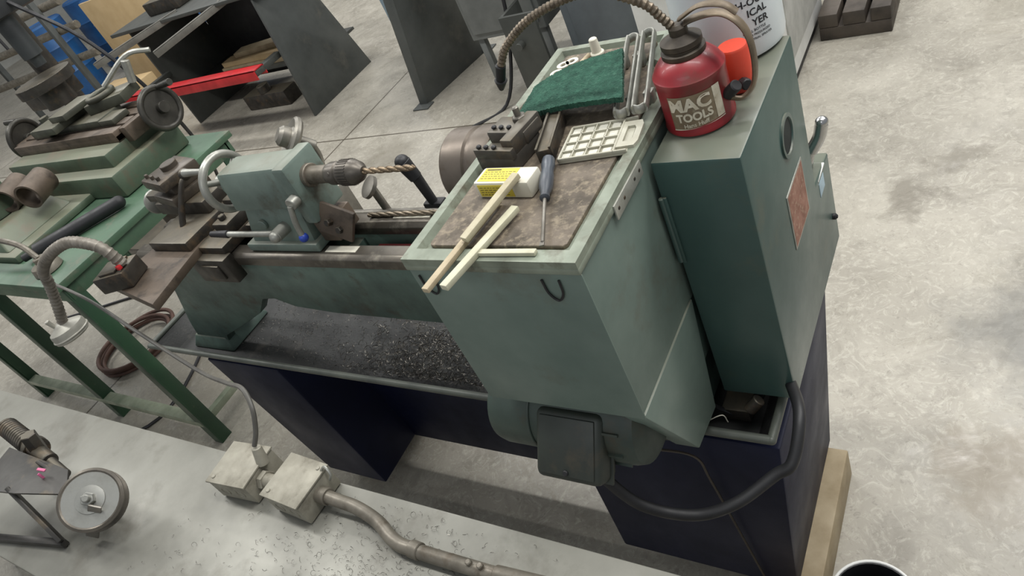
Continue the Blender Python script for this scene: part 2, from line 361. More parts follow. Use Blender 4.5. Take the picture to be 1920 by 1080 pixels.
# --- tailstock
def f(g):
    g.hexa([(-1.43,.765,.992),(-1.215,.765,.992),(-1.215,.86,.992),(-1.43,.86,.992)],[(-1.37,.775,1.12),(-1.20,.775,1.12),(-1.20,.85,1.12),(-1.37,.85,1.12)],.008)
    g.box(-1.435,-1.20,.755,.87,.991,1.012,.004)
    g.hexa([(-1.395,.762,1.098),(-1.165,.764,1.098),(-1.165,.858,1.098),(-1.395,.860,1.098)],[(-1.395,.776,1.188),(-1.165,.776,1.193),(-1.165,.847,1.193),(-1.395,.847,1.188)],.008)
    g.cyl((-1.405,.81,1.148),(-1.39,.81,1.148),.034); g.box(-1.195,-1.158,.763,.859,1.06,1.197,.008)
    g.cyl((-1.34,.770,1.06),(-1.34,.762,1.06),.012)
tail=one('tailstock',TAILP,f,lathe)
def f(g):
    c=(-1.425,.81,1.148); g.torus(c,(1,0,0),.060,.009); g.cyl((-1.40,.81,1.148),(-1.448,.81,1.148),.017)
    for k in range(3):
        a=math.radians(30+120*k); g.cyl(c,(c[0],c[1]+.058*math.cos(a),c[2]+.058*math.sin(a)),.0075,.0065,seg=12)
one('handwheel',ALU,f,tail)
one('handwheel_grip',ALU,lambda g:g.cyl((-1.435,.81-.03,1.148+.05),(-1.50,.81-.03,1.148+.05),.006,.009),tail)
def f(g):
    g.cyl((-1.17,.81,1.148),(-1.09,.81,1.148),.018); g.cyl((-1.162,.81,1.148),(-1.148,.81,1.148),.024)
one('quill',GRIMST,f,tail)
def f(g):
    g.lathe([(.012,0),(.019,.002),(.0225,.012),(.0225,.03),(.020,.032),(.020,.036),(.0245,.039),(.0245,.07),(.019,.085),(.009,.095)],(-1.10,.81,1.148),(1,0,0),30)
    for k in range(28):
        a=2*math.pi*k/28; g.M=Matrix.Translation((-1.045,.81+.0245*math.cos(a),1.148+.0245*math.sin(a)))@Matrix.Rotation(a,4,'X'); g.box(-.013,.013,-.0012,.0012,-.0012,.0012,0)
    g.M=Matrix.Identity(4)
    for k in range(3):
        a=2*math.pi*k/3+.5; g.cyl((-1.078,.81+.018*math.cos(a),1.148+.018*math.sin(a)),(-1.078,.81+.0232*math.cos(a),1.148+.0232*math.sin(a)),.004,seg=10)
one('drill_chuck',mt('worn_chuck_steel',(112,106,98),(72,68,62),.38,.6,16),f,tail)
def twist(g,p0,p1,R,turns,m=0):
    p0=Vector(p0);p1=Vector(p1); ax=(p1-p0); q=ax.normalized().to_track_quat('Z','Y').to_matrix(); n=80; seg=20; vs=[];fs=[]
    for i in range(n+1):
        t=i/n; tip=1 if t<.93 else max(.02,(1-t)/.07)
        for k in range(seg):
            a=2*math.pi*k/seg; r=R*tip*(.5+.5*abs(math.cos(a))**.6); aa=a+turns*2*math.pi*t
            vs.append(p0+ax*t+q@Vector((r*math.cos(aa),r*math.sin(aa),0)))
    for i in range(n):
        for k in range(seg): fs.append((i*seg+k,i*seg+(k+1)%seg,(i+1)*seg+(k+1)%seg,(i+1)*seg+k))
    fs.append(tuple(range(seg))[::-1]); g.raw(vs,fs,m)
DRILL=mt('bronze_drill',(150,132,108),(102,88,72),.34,.7,20)
one('drill_bit',DRILL,lambda g:twist(g,(-1.01,.81,1.148),(-.875,.81,1.148),.0065,3.2),tail)
one('drill_bit',mt('grey_drill',(138,126,108),(90,82,70),.36,.7,20),lambda g:(twist(g,(-1.14,.868,.9965),(-.85,.873,.9965),.006,6),),label='long twist drill bit lying on the bed way',cat='drill bit')
def f(g):
    g.tube([(-1.276,.745,1.052),(-1.36,.742,1.054),(-1.45,.74,1.056)],.0065,seg=12); g.cyl((-1.276,.775,1.05),(-1.276,.735,1.052),.014); g.sph((-1.276,.735,1.052),.013)
    g.cyl((-1.44,.74,1.056),(-1.50,.738,1.058),.009,.007,m=1)
one('locking_lever',[ALU,BLACK],f,tail)
def f(g):
    g.cyl((-1.175,.78,1.125),(-1.175,.745,1.125),.013); g.tube([(-1.178,.745,1.122),(-1.186,.738,1.085),(-1.188,.735,1.056)],.006,seg=12); g.sph((-1.188,.735,1.05),.010,m=1)
one('quill_lever',[ALU,BLUEB],f,tail)
def f(g):
    g.box(-1.165,-1.085,.775,.785,1.02,1.085,.002,ry=25,rx=-20)
    for dx,dz in ((-.012,.004),(.006,-.016)): g.cyl((-1.125+dx,.778,1.052+dz),(-1.125+dx,.764,1.058+dz),.008,m=1,seg=6)
    g.box(-1.20,-1.15,.78,.85,1.0,1.05,.003)
one('clamp_plate',[BAR,DSTEEL],f,tail)
def f(g):
    a=Vector((-.40,-.50,.77)).normalized(); c=Vector((-1.365,.975,1.135))
    g.cyl(c-a*.05,c,.014,.014); g.lathe([(.01,-.008),(.046,-.006),(.052,0),(.052,.008),(.046,.013),(.028,.008),(.024,.012),(.024,.030),(.016,.038)],c,a,36)
    g.tube([c-a*.04,(-1.36,1.0,1.06),(-1.38,.98,.98)],.011)
    g.box(-1.46,-1.34,.94,1.02,.86,.99,.01)
one('apron_handwheel',mt('worn_wheel_alu',(150,146,136),(104,100,92),.4,.6,12),f,lathe)
def f(g):
    g.cyl((-1.015,.935,.97),(-1.02,.93,1.05),.010,.012); g.cyl((-1.02,.93,1.04),(-1.031,.928,1.082),.014,.017); g.sph((-1.031,.928,1.082),.016)
    g.box(-1.04,-.99,.925,.95,.93,.975,.004)
one('control_lever',BLACK,f,lathe)
def f(g):
    g.lathe([(.02,0),(.026,.003),(.026,.012),(.015,.014)],(-1.16,.93,1.02),(-.3,-.5,.8),24); g.cyl((-1.16,.935,.95),(-1.16,.93,1.02),.009)
one('apron_knob',STEEL,f,lathe)
# --- carriage
def f(g):
    g.box(-1.80,-1.50,.735,.955,.992,1.018,.004); g.box(-1.63,-1.49,.71,.742,.93,1.0,.004); g.box(-1.76,-1.6,.72,1.02,1.018,1.045,.004)
    g.box(-1.47,-1.445,.80,.90,.992,1.03,.003); g.box(-1.56,-1.5,.78,.86,1.018,1.05,.006)
    g.box(-1.60,-1.49,.86,.96,1.02,1.06,.008); g.box(-1.585,-1.52,.705,.712,.945,.985,.002)
    for y in (.80,.86): g.cyl((-1.53,y,1.05),(-1.53,y,1.062),.009,seg=6)
car=one('carriage',DSTEEL,f,lathe)
def f(g):
    g.box(-1.83,-1.62,.83,.92,1.045,1.08,.004); g.box(-1.86,-1.70,.84,.91,1.08,1.10,.003)
one('compound_slide',DSTEEL,f,car)
def f(g):
    g.M=Matrix.Translation((-1.74,.875,0))@Matrix.Rotation(math.radians(-12),4,'Z')@Matrix.Translation((1.74,-.875,0))
    g.box(-1.80,-1.68,.82,.93,1.08,1.105,.004); g.box(-1.79,-1.69,.84,.92,1.105,1.125,.002); g.box(-1.80,-1.68,.82,.93,1.125,1.152,.005)
    for x in (-1.78,-1.745,-1.71):
        g.cyl((x,.835,1.15),(x,.835,1.162),.005,seg=8)
    g.cyl((-1.74,.885,1.15),(-1.74,.885,1.165),.022)
one('tool_post',mt('tool_post_steel',(92,84,74),(58,53,47),.42,.45,12,c3=(112,98,80),s3=20,t3=.6),f,car)
def f(g):
    g.tube([(-1.655,.86,1.14),(-1.66,.835,1.125),(-1.685,.79,1.05),(-1.69,.785,1.02)],.007,seg=12,rf=lambda t:.8+.5*t); g.sph((-1.655,.86,1.143),.015); g.sph((-1.69,.783,1.012),.014)
one('clamping_handle',DSTEEL,f,car)
def f(g):
    g.cyl((-1.83,.87,1.062),(-1.90,.87,1.062),.008); g.lathe([(.01,0),(.032,.002),(.034,.007),(.032,.013),(.012,.018)],(-1.89,.87,1.062),(1,-.25,.1),28)
one('feed_wheel',ALU,f,car)
def f(g): g.hexa([(-1.55,.55,.998),(-1.61,.81,.998),(-1.75,.835,.998),(-1.81,.60,.998)],[(-1.55,.55,1.02),(-1.61,.81,1.02),(-1.75,.835,1.02),(-1.81,.60,1.02)],.002)
one('taper_bar',BAR,f,lathe)
# --- tray
TX0,TX1,TY0,TY1,TB,TT=-2.15,-.335,.698,1.16,.605,.66
def f(g):
    lo=[(TX0+.02,TY0+.02),(TX1-.02,TY0+.02),(TX1-.02,TY1-.02),(TX0+.02,TY1-.02)]; hi=[(TX0-.02,TY0-.02),(TX1+.02,TY0-.02),(TX1+.02,TY1+.01),(TX0-.02,TY1+.01)]
    vs=[(*p,TB) for p in lo]+[(*p,TT) for p in hi]; fs=[(0,1,2,3)]+[(i,4+i,4+(i+1)%4,(i+1)%4) for i in range(4)]
    vs2=[(x,y,z-.003) for x,y,z in vs]; g.raw(vs,fs); g.raw(vs2,[t[::-1] for t in fs])
tray=one('chip_tray',TRAYM,f,lathe)
def f(g):
    c=[(TX0-.02,TY0-.02,TT),(TX1+.02,TY0-.02,TT),(TX1+.02,TY1+.01,TT),(TX0-.02,TY1+.01,TT)]
    for i in range(4): g.cyl(c[i],c[(i+1)%4],.008,seg=12)
    for p in c: g.sph(p,.008)
one('tray_lip',TRAYR,f,tray)
def f(g): g.hexa([(-1.80,.685,.1),(-1.55,.685,.1),(-1.55,1.10,.1),(-1.80,1.10,.1)],[(-1.965,.70,.602),(-1.64,.70,.602),(-1.64,1.12,.602),(-1.965,1.12,.602)],.006)
one('pedestal',NAVY,f,lathe)
def f(g):
    g.hexa([(-.755,.685,.1),(-.352,.685,.1),(-.352,1.07,.1),(-.755,1.07,.1)],[(-.755,.70,.602),(-.315,.70,.602),(-.315,1.12,.602),(-.755,1.12,.602)],.006)
one('pedestal',NAVY,f,lathe)
one('back_panel',NAVY,lambda g:g.box(-1.66,-.74,.865,.875,.095,.604,.002),lathe)
# --- motor
def f(g):
    g.lathe([(.03,0),(.055,.004),(.072,.015),(.076,.03),(.076,.26),(.072,.275),(.05,.285)],(-.725,.588,.812),(1,0,0),40)
    for k in range(12):
        a=2*math.pi*k/12; g.M=Matrix.Translation((-.52,.588+.077*math.cos(a),.812+.077*math.sin(a)))@Matrix.Rotation(a,4,'X'); g.box(-.05,.05,-.003,.003,-.002,.002,0)
    g.M=Matrix.Identity(4); g.torus((-.628,.588,.812),(1,0,0),.0765,.0025)
motor=one('motor',MOTORG,f,lathe)
def f(g):
    g.M=Matrix.Translation((-.552,.518,.817))@Matrix.Rotation(math.radians(-40),4,'X'); g.box(-.058,.058,-.028,.03,-.056,.056,.012,seg=3); g.box(-.062,.062,.006,.012,-.060,.060,.003)
    g.box(-.048,.048,-.031,-.027,-.046,.046,.006)
    g.cyl((.0,-.034,-.040),(.0,-.03,-.040),.005,m=1,seg=8)
one('terminal_box',[MOTOR,BLACK],f,motor)
one('motor_bracket',MOTOR,lambda g:(g.box(-.64,-.46,.62,.74,.70,.72,.003),g.box(-.60,-.50,.60,.66,.72,.88,.003)),lathe)
one('power_cable',BLACK,lambda g:g.tube([(-.32,.80,.70),(-.29,.75,.715),(-.262,.68,.735),(-.265,.62,.70),(-.29,.60,.685),(-.34,.55,.668),(-.40,.52,.66),(-.47,.50,.695),(-.515,.50,.76),(-.53,.51,.79)],.0095,seg=12,sub=8),lathe)
one('thin_wire',mt('brown_wire',(60,52,44)),lambda g:g.tube([(-.50,.60,.70),(-.455,.66,.60),(-.45,.675,.5),(-.43,.677,.3),(-.41,.676,.12)],.0025,seg=6,sub=6),lathe)
one('thin_wire',BLACK,lambda g:g.tube([(-.44,.72,.70),(-.42,.74,.64),(-.38,.75,.625),(-.35,.78,.66),(-.37,.80,.72)],.005,seg=8,sub=6),lathe)
one('cable_gland',DSTEEL,lambda g:(g.cyl((-.365,.735,.655),(-.347,.745,.675),.011),g.box(-.42,-.37,.74,.80,.61,.64,.004)),lathe)
one('loose_wire',WPL,lambda g:g.tube([(-.43,.70,.655),(-.405,.712,.662),(-.40,.715,.64)],.001,seg=6),lathe)
# chips
def curls(g,n,fn,rmin=.002,rmax=.006,w=.0007,turn=7):
    for _ in range(n):
        p=fn(); R=random.uniform(rmin,rmax); a0=random.uniform(0,6.28); ln=random.uniform(1.5,turn); tl=Euler((random.uniform(-1.1,1.1),random.uniform(-1.1,1.1),0)).to_matrix()
        k=8; vs=[];fs=[]
        for i in range(k+1):
            a=a0+ln*i/k; c=Vector((R*math.cos(a),R*math.sin(a),R*.35*i/k))
            d=Vector((math.cos(a),math.sin(a),1.2))*w
            vs.append(Vector(p)+tl@c); vs.append(Vector(p)+tl@(c+d))
        for i in range(k): fs.append((2*i,2*i+1,2*i+3,2*i+2))
        g.raw(vs,fs)
def trayp():
    x=random.gauss(-1.09,.14); y=random.gauss(.80,.06)
    x=min(-.70,max(-1.6,x)); y=min(1.08,max(.735,y)); h=.05*math.exp(-((x+1.05)/.13)**2-((y-.8)/.08)**2)
    return (x,y,.612+random.uniform(0,h+.003))
def trayq():
    return (random.uniform(-1.85,-.8),random.uniform(.735,1.0),.609+random.uniform(0,.003))
g=G(); curls(g,1300,trayp,.002,.010,.0009); curls(g,1100,trayq,.001,.006,.0006,4)
g.make('metal_shavings',SHAV,label='curled dark steel shavings heaped in the oily chip tray',cat='metal shavings',kind='stuff')
one('red_rag',mt('oily_red_cloth',(120,44,42),(80,32,32),.8,0,20),lambda g:[g.sph((-1.0+.018*i,.885+.008*(i%2),.622+.006*(i%3)),.018,sc=(1.2,.9,.7)) for i in range(4)],label='small oily red rag lying in the chip tray',cat='rag')

# ================================================================ THINGS ON THE COVER
Z=1.1965
def f(g):
    A,B,C,D=[Vector(p) for p in ((-.645,.823,1.206),(-.449,.812,1.236),(-.492,.937,1.245),(-.643,.907,1.215))]
    nx,ny=90,56; top=[];bot=[]
    for j in range(ny+1):
        for i in range(nx+1):
            u=i/nx;v=j/ny; p=A.lerp(B,u).lerp(D.lerp(C,u),v); p.z+=.006*math.sin(u*4)+random.uniform(-.0006,.0006)
            if i in(0,nx): p.x+=random.uniform(-.0008,.0008)
            if j in (0,ny): p.y+=random.uniform(-.0008,.0008)
            top.append(p+Vector((0,0,.004))); bot.append(p-Vector((0,0,.004)))
    n=len(top); W=nx+1; fs=[]
    for j in range(ny):
        for i in range(nx):
            a=j*W+i; fs.append((a,a+1,a+W+1,a+W)); fs.append((n+a,n+a+W,n+a+W+1,n+a+1))
    for i in range(nx): fs.append((i,n+i,n+i+1,i+1)); a=ny*W+i; fs.append((a,a+1,n+a+1,n+a))
    for j in range(ny): a=j*W; fs.append((a,a+W,n+a+W,n+a)); a+=nx; fs.append((a,n+a,n+a+W,a+W))
    g.raw(top+bot,fs)
one('scouring_pad',PAD,f,label='dark green fibre scouring pad lying on headstock tray',cat='scouring pad')
for k,(dx,dz) in enumerate(((-.002,0),(.026,.004))):
    def f(g):
        a=Vector((-.512+dx,1.02,1.214+dz)); b=Vector((-.455+dx,.815,1.214+dz)); d=(b-a).normalized(); n=Vector((-d.y,d.x,0))*.009
        g.tube([a+n,a+n*.7-d*.008,a-d*.012,a-n*.7-d*.008,a-n,(a+b)/2-n,b-n,b-n*.7+d*.008,b+d*.012,b+n*.7+d*.008,b+n,(a+b)/2+n,a+n],.0036,seg=10,sub=5,flat=1.9)
        g.box(a.x-.008,a.x+.008,a.y-.06,a.y-.045,1.1965,1.214+dz,.002)
        g.box(b.x-.008,b.x+.006,b.y+.03,b.y+.045,1.1965,1.214+dz,.002)
    one('slotted_clamp',ALU,f,label='grey aluminium slotted loop clamp beside the scouring pad',cat='clamp',group='slotted clamps on the lathe cover')
one('white_plug',WPL,lambda g:(g.cyl((-.585,1.025,Z),(-.585,1.025,Z+.03),.009,.007),g.cyl((-.585,1.025,Z),(-.585,1.025,Z+.006),.012)),label='small white plastic plug standing on the tray',cat='plug')
for x,y in ((-.628,1.012),(-.643,.978),(-.627,.968),(-.641,1.003)):
    g=G(); g.lathe([(.0055,0),(.0115,0),(.0115,.003),(.0055,.003),(.0055,0)],(x,y,Z),(0,0,1),20,cap=False); g.make('washer',WPL,label='small pale washer on the brown tray',cat='washer',group='washers on the tray')
one('brown_rod',WOODD,lambda g:g.cyl((-.609,.955,Z+.005),(-.597,1.02,Z+.005),.004,seg=12),label='short brown wooden rod on the tray',cat='rod')
# tool holder
th=thing('tool_holder','dark steel lathe tool holder block with clamp screws','tool holder',(-.61,.75,Z))
R8=Matrix.Translation((-.612,.752,Z))@Matrix.Rotation(math.radians(-8),4,'Z')
TH=mt('tool_holder_steel',(98,94,88),(66,63,58),.4,.5,14,c3=(112,98,80),s3=22,t3=.6,dust=.3)
g=G(); g.M=R8
g.box(-.036,.034,-.04,.03,0,.022,.002); g.box(-.036,.036,-.002,.04,.020,.040,.003); g.box(-.036,.036,-.04,-.03,.02,.036,.002); g.box(.012,.034,-.03,.045,.02,.046,.003)
g.make('holder_body',TH,th)
for x in (-.026,-.012,.003): 
    for y,z in ((-.035,.036),(.008,.040)):
        g=G(); g.M=R8; g.cyl((x,y,z),(x,y,z+.005),.004,seg=8); g.make('clamp_screw',BLACK,th)
g=G(); g.M=Matrix.Translation((-.612,.752,Z)); g.cyl((.012,.028,.04),(.012,.028,.062),.005); g.cyl((.012,.028,.04),(.012,.028,.048),.011,seg=6); g.make('stud',STEEL,th)
g=G(); g.M=Matrix.Translation((-.556,.775,Z))@Matrix.Rotation(math.radians(14),4,'Z'); g.box(-.012,.012,-.05,.05,0,.02,.002); g.box(-.012,-.008,-.05,.05,.02,.024,.001); g.box(.008,.012,-.05,.05,.02,.024,.001)
g.make('parting_blade_holder',DSTEEL,label='brown steel parting blade bar beside the tool holder',cat='tool bar')
# plastic insert box
ib=thing('insert_box','white plastic insert case with grid of square pockets','plastic case',(-.48,.765,Z))
R=Matrix.Translation((-.478,.764,Z))@Matrix.Rotation(math.radians(7),4,'Z')
WG=mt('dusty_white_plastic',(188,186,170),(164,160,142),.42,0,14)
g=G(); g.M=R; g.box(-.05,.05,-.04,.04,0,.004,.002); g.box(-.05,.05,-.04,-.037,.003,.009,.001); g.box(-.05,.05,.037,.04,.003,.009,.001); g.box(-.05,-.047,-.04,.04,.003,.009,.001)
g.box(.03,.033,-.04,.04,.003,.009,.001)
for i in range(1,4): g.box(-.05+.02*i-.0008,-.05+.02*i+.0008,-.038,.038,.003,.008,0)
for j in range(1,4): g.box(-.048,.031,-.04+.02*j-.0008,-.04+.02*j+.0008,.003,.008,0)
g.ring([(.033,-.03),(.058,-.03),(.062,-.02),(.062,.02),(.058,.03),(.033,.03)],[(.04,-.018),(.050,-.018),(.053,-.012),(.053,.012),(.050,.018),(.04,.018)],0,.008)
g.make('case_body',WG,ib)
for i in range(4):
    for j in range(4):
        g=G(); g.M=R; g.box(-.05+.02*i+.0035,-.05+.02*i+.0165,-.04+.02*j+.0035,-.04+.02*j+.0165,.003,.0062,.0015)
        g.make('pocket_lid',mt('grey_clear_plastic',(204,202,190),(180,178,162),.3),ib)
# screwdriver
sd=thing('screwdriver','screwdriver with dark blue-grey handle and thin steel shaft','screwdriver',(-.505,.64,Z))
a=Vector((-.535,.72,Z+.0105));b=Vector((-.50,.631,Z+.0105)); t=Vector((-.466,.550,Z+.008))
g=G(); g.lathe([(.005,0),(.009,.004),(.0098,.02),(.0082,.03),(.0098,.045),(.0096,.07),(.006,.085),(.007,.094),(.004,.096)],a,b-a,12); g.make('handle',mt('blue_grey_handle',(80,86,94),(54,58,64),.3),sd)
g=G(); g.cyl(b,t,.0025,seg=12); g.box(t.x-.003,t.x+.003,t.y-.006,t.y+.002,t.z-.001,t.z+.001,0,rz=20); g.make('shaft',STEEL,sd)
# small box with yellow label
eb=thing('small_carton','small white box with yellow label on the tray','box',(-.574,.665,Z))
RC=Matrix.Translation((-.574,.667,Z))@Matrix.Rotation(math.radians(-3),4,'Z')
g=G(); g.M=RC; g.box(-.046,.046,-.018,.018,0,.026,.003); g.make('carton',WPL,eb)
g=G(); g.M=RC; g.box(-.040,.018,-.0185,-.0178,.003,.0225,.0002); g.box(-.040,.018,-.0145,.0145,.0258,.0264,.0002); g.make('yellow_label',YEL,eb)
g=G(); g.M=RC
for j in range(4):
    x=-.037
    while x<.012:
        w=random.uniform(.002,.006); g.box(x,min(x+w,.015),-.0188,-.0185,.0175-.0038*j,.0183-.0038*j,0); x+=w+.0020
g.box(-.036,-.012,.0095,.0120,.0264,.0266,0)
for j in range(4):
    x=-.037
    while x<.012:
        w=random.uniform(.002,.006); g.box(x,min(x+w,.015),.0055-.0048*j,.0064-.0048*j,.0264,.0266,0); x+=w+.0020
g.make('printed_lines',mt('grey_print',(74,70,44)),eb)
def stick(p0,p1,w,mat,label):
    g=G(); p0=Vector(p0);p1=Vector(p1); d=p1-p0; q=d.to_track_quat('X','Z').to_matrix().to_4x4(); g.M=Matrix.Translation(p0)@q; g.box(0,d.length,-w,w,-w*.7,w*.7,.001)
    g.make('stick',mat,label=label,cat='stick',group='sticks over the cover edge')
stick((-.568,.4675,1.2048),(-.5385,.617,1.2048),.006,FIB,'pale fibreglass stick hanging over the tray edge')
stick((-.594,.4615,1.2042),(-.577,.635,1.2042),.0052,WOODD,'tan wooden stick hanging over the tray edge')
stick((-.578,.545,1.213),(-.545,.655,1.230),.006,mt('tan_stick2',(192,184,158),(164,154,126),.6,0,30),'short tan stick leaning across the others')
stick((-.552,.532,1.2035),(-.468,.534,1.2035),.0042,FIB,'thin pale stick lying along the front rim')
# ================================================================ OIL CAN
oc=thing('oil_can','dirty red metal oil can with flexible spout and handle','oil can',(-.364,.848,1.167)); C=(-.364,.848)
one('can_body',RED,lambda g:g.lathe([(.043,0),(.0475,.002),(.048,.006),(.0468,.009),(.0468,.070),(.048,.073),(.048,.078),(.046,.080),(.043,.087),(.036,.095),(.029,.100),(.024,.102)],(*C,1.168),(0,0,1),48),oc)
def f(g):
    g.lathe([(.027,0),(.029,.003),(.029,.009),(.025,.011),(.025,.013),(.027,.015),(.027,.022),(.019,.026),(.012,.029),(.012,.038),(.008,.042)],(*C,1.266),(0,0,1),32)
one('cap',mt('grimy_black_cap',(78,70,58),(48,42,36),.5,.3,30),f,oc)
one('spout',BRHOSE,lambda g:g.tube([(-.367,.847,1.30),(-.380,.844,1.322),(-.40,.84,1.348),(-.464,.838,1.375),(-.55,.835,1.36),(-.612,.838,1.325),(-.64,.84,1.292)],.0052,seg=10,sub=12,rib=.0034,ra=.3),oc)
one('spout_nozzle',BLACK,lambda g:(g.cyl((-.638,.84,1.296),(-.655,.843,1.262),.008,.007),g.cyl((-.650,.842,1.272),(-.658,.8435,1.254),.010,.004)),oc)
HND=mt('brown_handle',(122,108,88),(84,74,62),.45,.4,30)
def f(g):
    g.tube([(-.372,.850,1.298),(-.345,.855,1.308),(-.312,.862,1.306),(-.288,.860,1.285),(-.281,.858,1.25),(-.286,.856,1.21),(-.30,.845,1.195),(-.315,.838,1.20)],.0095,seg=12,sub=8,flat=.35)
one('handle',HND,f,oc)
one('trigger',HND,lambda g:g.tube([(-.36,.852,1.312),(-.33,.846,1.327),(-.30,.842,1.325),(-.285,.842,1.312)],.007,seg=10,sub=6,flat=.4),oc)
one('handle_bolt',BLACK,lambda g:g.cyl((-.318,.838,1.205),(-.30,.83,1.222),.008),oc)
one('can_label',LABEL,lambda g:patch_cyl(g,C,.0472,-116,-26,1.180,1.229,slant=.006),oc)
def f(g):
    text_cyl(g,'MAC',.0245,C,.0477,-80,1.2165,1.1,.05,bold=.04)
    text_cyl(g,'TOOLS',.0165,C,.0477,-76,1.1985,.95,.05,bold=.04)
    patch_cyl(g,C,.0475,-40,-26,1.186,1.232,6)
    patch_cyl(g,C,.0475,-116,-26,1.179,1.181,16,slant=.006)
one('can_lettering',CREAM,f,oc)
one('can_handwriting',CREAM,lambda g:text_cyl(g,'Hans Huff',.0085,C,.0477,-76,1.187,1,.1),oc)
one('orange_cup',[ORANGE,BLACK],lambda g:(g.lathe([(.018,0),(.021,.003),(.021,.062),(.019,.065),(.01,.066)],(-.326,.916,1.168),(0,0,1),28),g.cyl((-.316,.899,1.185),(-.306,.886,1.188),.008,m=1,seg=8)),label='small orange-red plastic container behind the oil can',cat='plastic container')
# jug
JC=(-.371,1.048); JR=.079
jg=thing('plastic_jug','milky white plastic jug with black printed lettering','jug',(*JC,1.167))
one('jug_body',JUG,lambda g:g.lathe([(.070,0),(.077,.004),(JR,.012),(JR,.17),(.072,.19),(.05,.215),(.024,.235),(.018,.24),(.018,.255)],(*JC,1.168),(0,0,1),48),jg)
one('jug_cap',WHITE,lambda g:g.cyl((*JC,1.42),(*JC,1.445),.021),jg)
def f(g):
    for s,z,sz,a in (('H-OUT',1.254,.0145,-44),('ICAL',1.2385,.0145,-40),('YER',1.223,.0145,-38),('REFILL BOTTLE',1.2125,.0052,-46),('USE WITH PRESSURIZED',1.2062,.0045,-46),('OR INDUSTRIAL SPRAYER',1.200,.0045,-46)):
        text_cyl(g,s,sz,JC,JR+.0006,a,z,1.05)
one('jug_lettering',INK,f,jg)
one('jug_logo',INK,lambda g:[g.tube([(JC[0]+(JR+.0008)*math.cos(math.radians(a)),JC[1]+(JR+.0008)*math.sin(math.radians(a)),1.283-.012*math.cos((a+50)/22*1.57)) for a in range(-76,-22,6)],.0022,seg=6,sub=3)],jg)

# ================================================================ WORK LAMP
wl=thing('work_lamp','round work lamp on grey flexible hose with magnetic box base','lamp',(-1.72,.60,1.02))
def f(g):
    g.M=Matrix.Translation((-1.735,.615,1.021))@Matrix.Rotation(math.radians(20),4,'Z'); g.box(-.052,.042,-.036,.036,0,.045,.004); g.box(-.03,.02,-.03,.03,.045,.051,.002)
one('magnet_base',DSTEEL,f,wl)
one('flexible_neck',HOSE,lambda g:g.tube([(-1.70,.62,1.07),(-1.71,.615,1.12),(-1.739,.61,1.142),(-1.81,.60,1.155),(-1.90,.58,1.133),(-2.0,.573,1.085),(-2.03,.57,1.045),(-2.07,.555,.975),(-2.10,.54,.92)],.0122,seg=12,sub=10,rib=.006,ra=.18),wl)
def f(g):
    ax=Vector((.10,-.05,-1)).normalized(); c=Vector((-2.105,.538,.912))
    g.lathe([(.014,-.012),(.022,-.006),(.034,0),(.046,.006),(.048,.014),(.048,.034),(.043,.038)],c,ax,32); g.cyl(c+Vector((-.028,-.012,.0)),c+Vector((-.03,-.016,.028)),.005,.007)
    g.torus(c+ax*.026,ax,.048,.003)
one('lamp_head',mt('dusty_lamp_alu',(176,174,164),(136,134,124),.45,.4,16),f,wl)
one('lamp_switch',REDB,lambda g:g.box(-1.70,-1.688,.60,.61,1.070,1.080,.001),wl)
one('electric_cable',mt('grey_cable',(92,90,84),(60,58,54),.5),lambda g:g.tube([(-2.62,.735,.878),(-2.5,.69,.90),(-2.3,.64,.97),(-2.1,.60,1.0),(-1.9,.57,.985),(-1.716,.535,.944),(-1.433,.48,.90),(-1.22,.43,.955),(-1.125,.41,.98),(-1.085,.385,.965),(-1.085,.362,.93),(-1.095,.345,.905)],.0045,seg=8,sub=8),label='thin grey electric cable sagging to the junction boxes',cat='cable')

# ================================================================ FOREGROUND BENCH
ZB=.82
sb=thing('steel_workbench','grey steel workbench with bare metal top','workbench',(-1.6,.18,0))
one('bench_top',BENCH,lambda g:g.box(-3.2,-.1,.02,.357,ZB-.03,ZB,.003),sb)
for x in (-3.1,-1.6,-.2):
    for y in (.06,.30):
        one('leg',GREYS,lambda g:g.box(x-.02,x+.02,y-.02,y+.02,0,ZB-.03,.002),sb)
g=G(); 
def bp():
    if random.random()<.7: return (random.gauss(-.78,.12),min(.34,max(.05,random.gauss(.24,.05))),ZB+.003)
    return (random.uniform(-1.3,-.5),random.uniform(.08,.34),ZB+.003)
curls(g,620,bp,.001,.0042,.0004); g.make('bench_shavings',SHAV,label='scattered fine metal curls on the bench top',cat='metal shavings',kind='stuff')
jb=thing('junction_boxes','pair of dusty galvanised electrical boxes joined by pipe','electrical box',(-1.08,.32,ZB))
for (x0,x1,rz) in ((-1.195,-1.095,4),(-1.04,-.945,-3)):
    def f(g):
        cx=(x0+x1)/2; g.M=Matrix.Translation((cx,.318,0))@Matrix.Rotation(math.radians(rz),4,'Z')@Matrix.Translation((-cx,-.318,0))
        g.box(x0,x1,.276,.360,ZB+.002,ZB+.050,.003); g.box(x0-.002,x1+.002,.274,.362,ZB+.050,ZB+.054,.001)
        for px,py in ((x0+.012,.286),(x1-.012,.350)): g.cyl((px,py,ZB+.054),(px,py,ZB+.056),.004,seg=8)
        for k in range(2): g.torus((x0+.03+.04*k,.2758,ZB+.026),(0,1,0),.010,.001,seg=20,ms=6)
        g.torus((x1+.0002,.317,ZB+.026),(1,0,0),.012,.001,seg=20,ms=6)
    one('box',GALV,f,jb)
def f(g):
    g.cyl((-1.10,.315,ZB+.026),(-1.03,.315,ZB+.026),.013); g.cyl((-1.093,.315,ZB+.026),(-1.082,.315,ZB+.026),.018,seg=6); g.cyl((-1.053,.315,ZB+.026),(-1.042,.315,ZB+.026),.018,seg=6)
    g.cyl((-1.096,.335,ZB+.045),(-1.096,.346,ZB+.080),.012,.009)
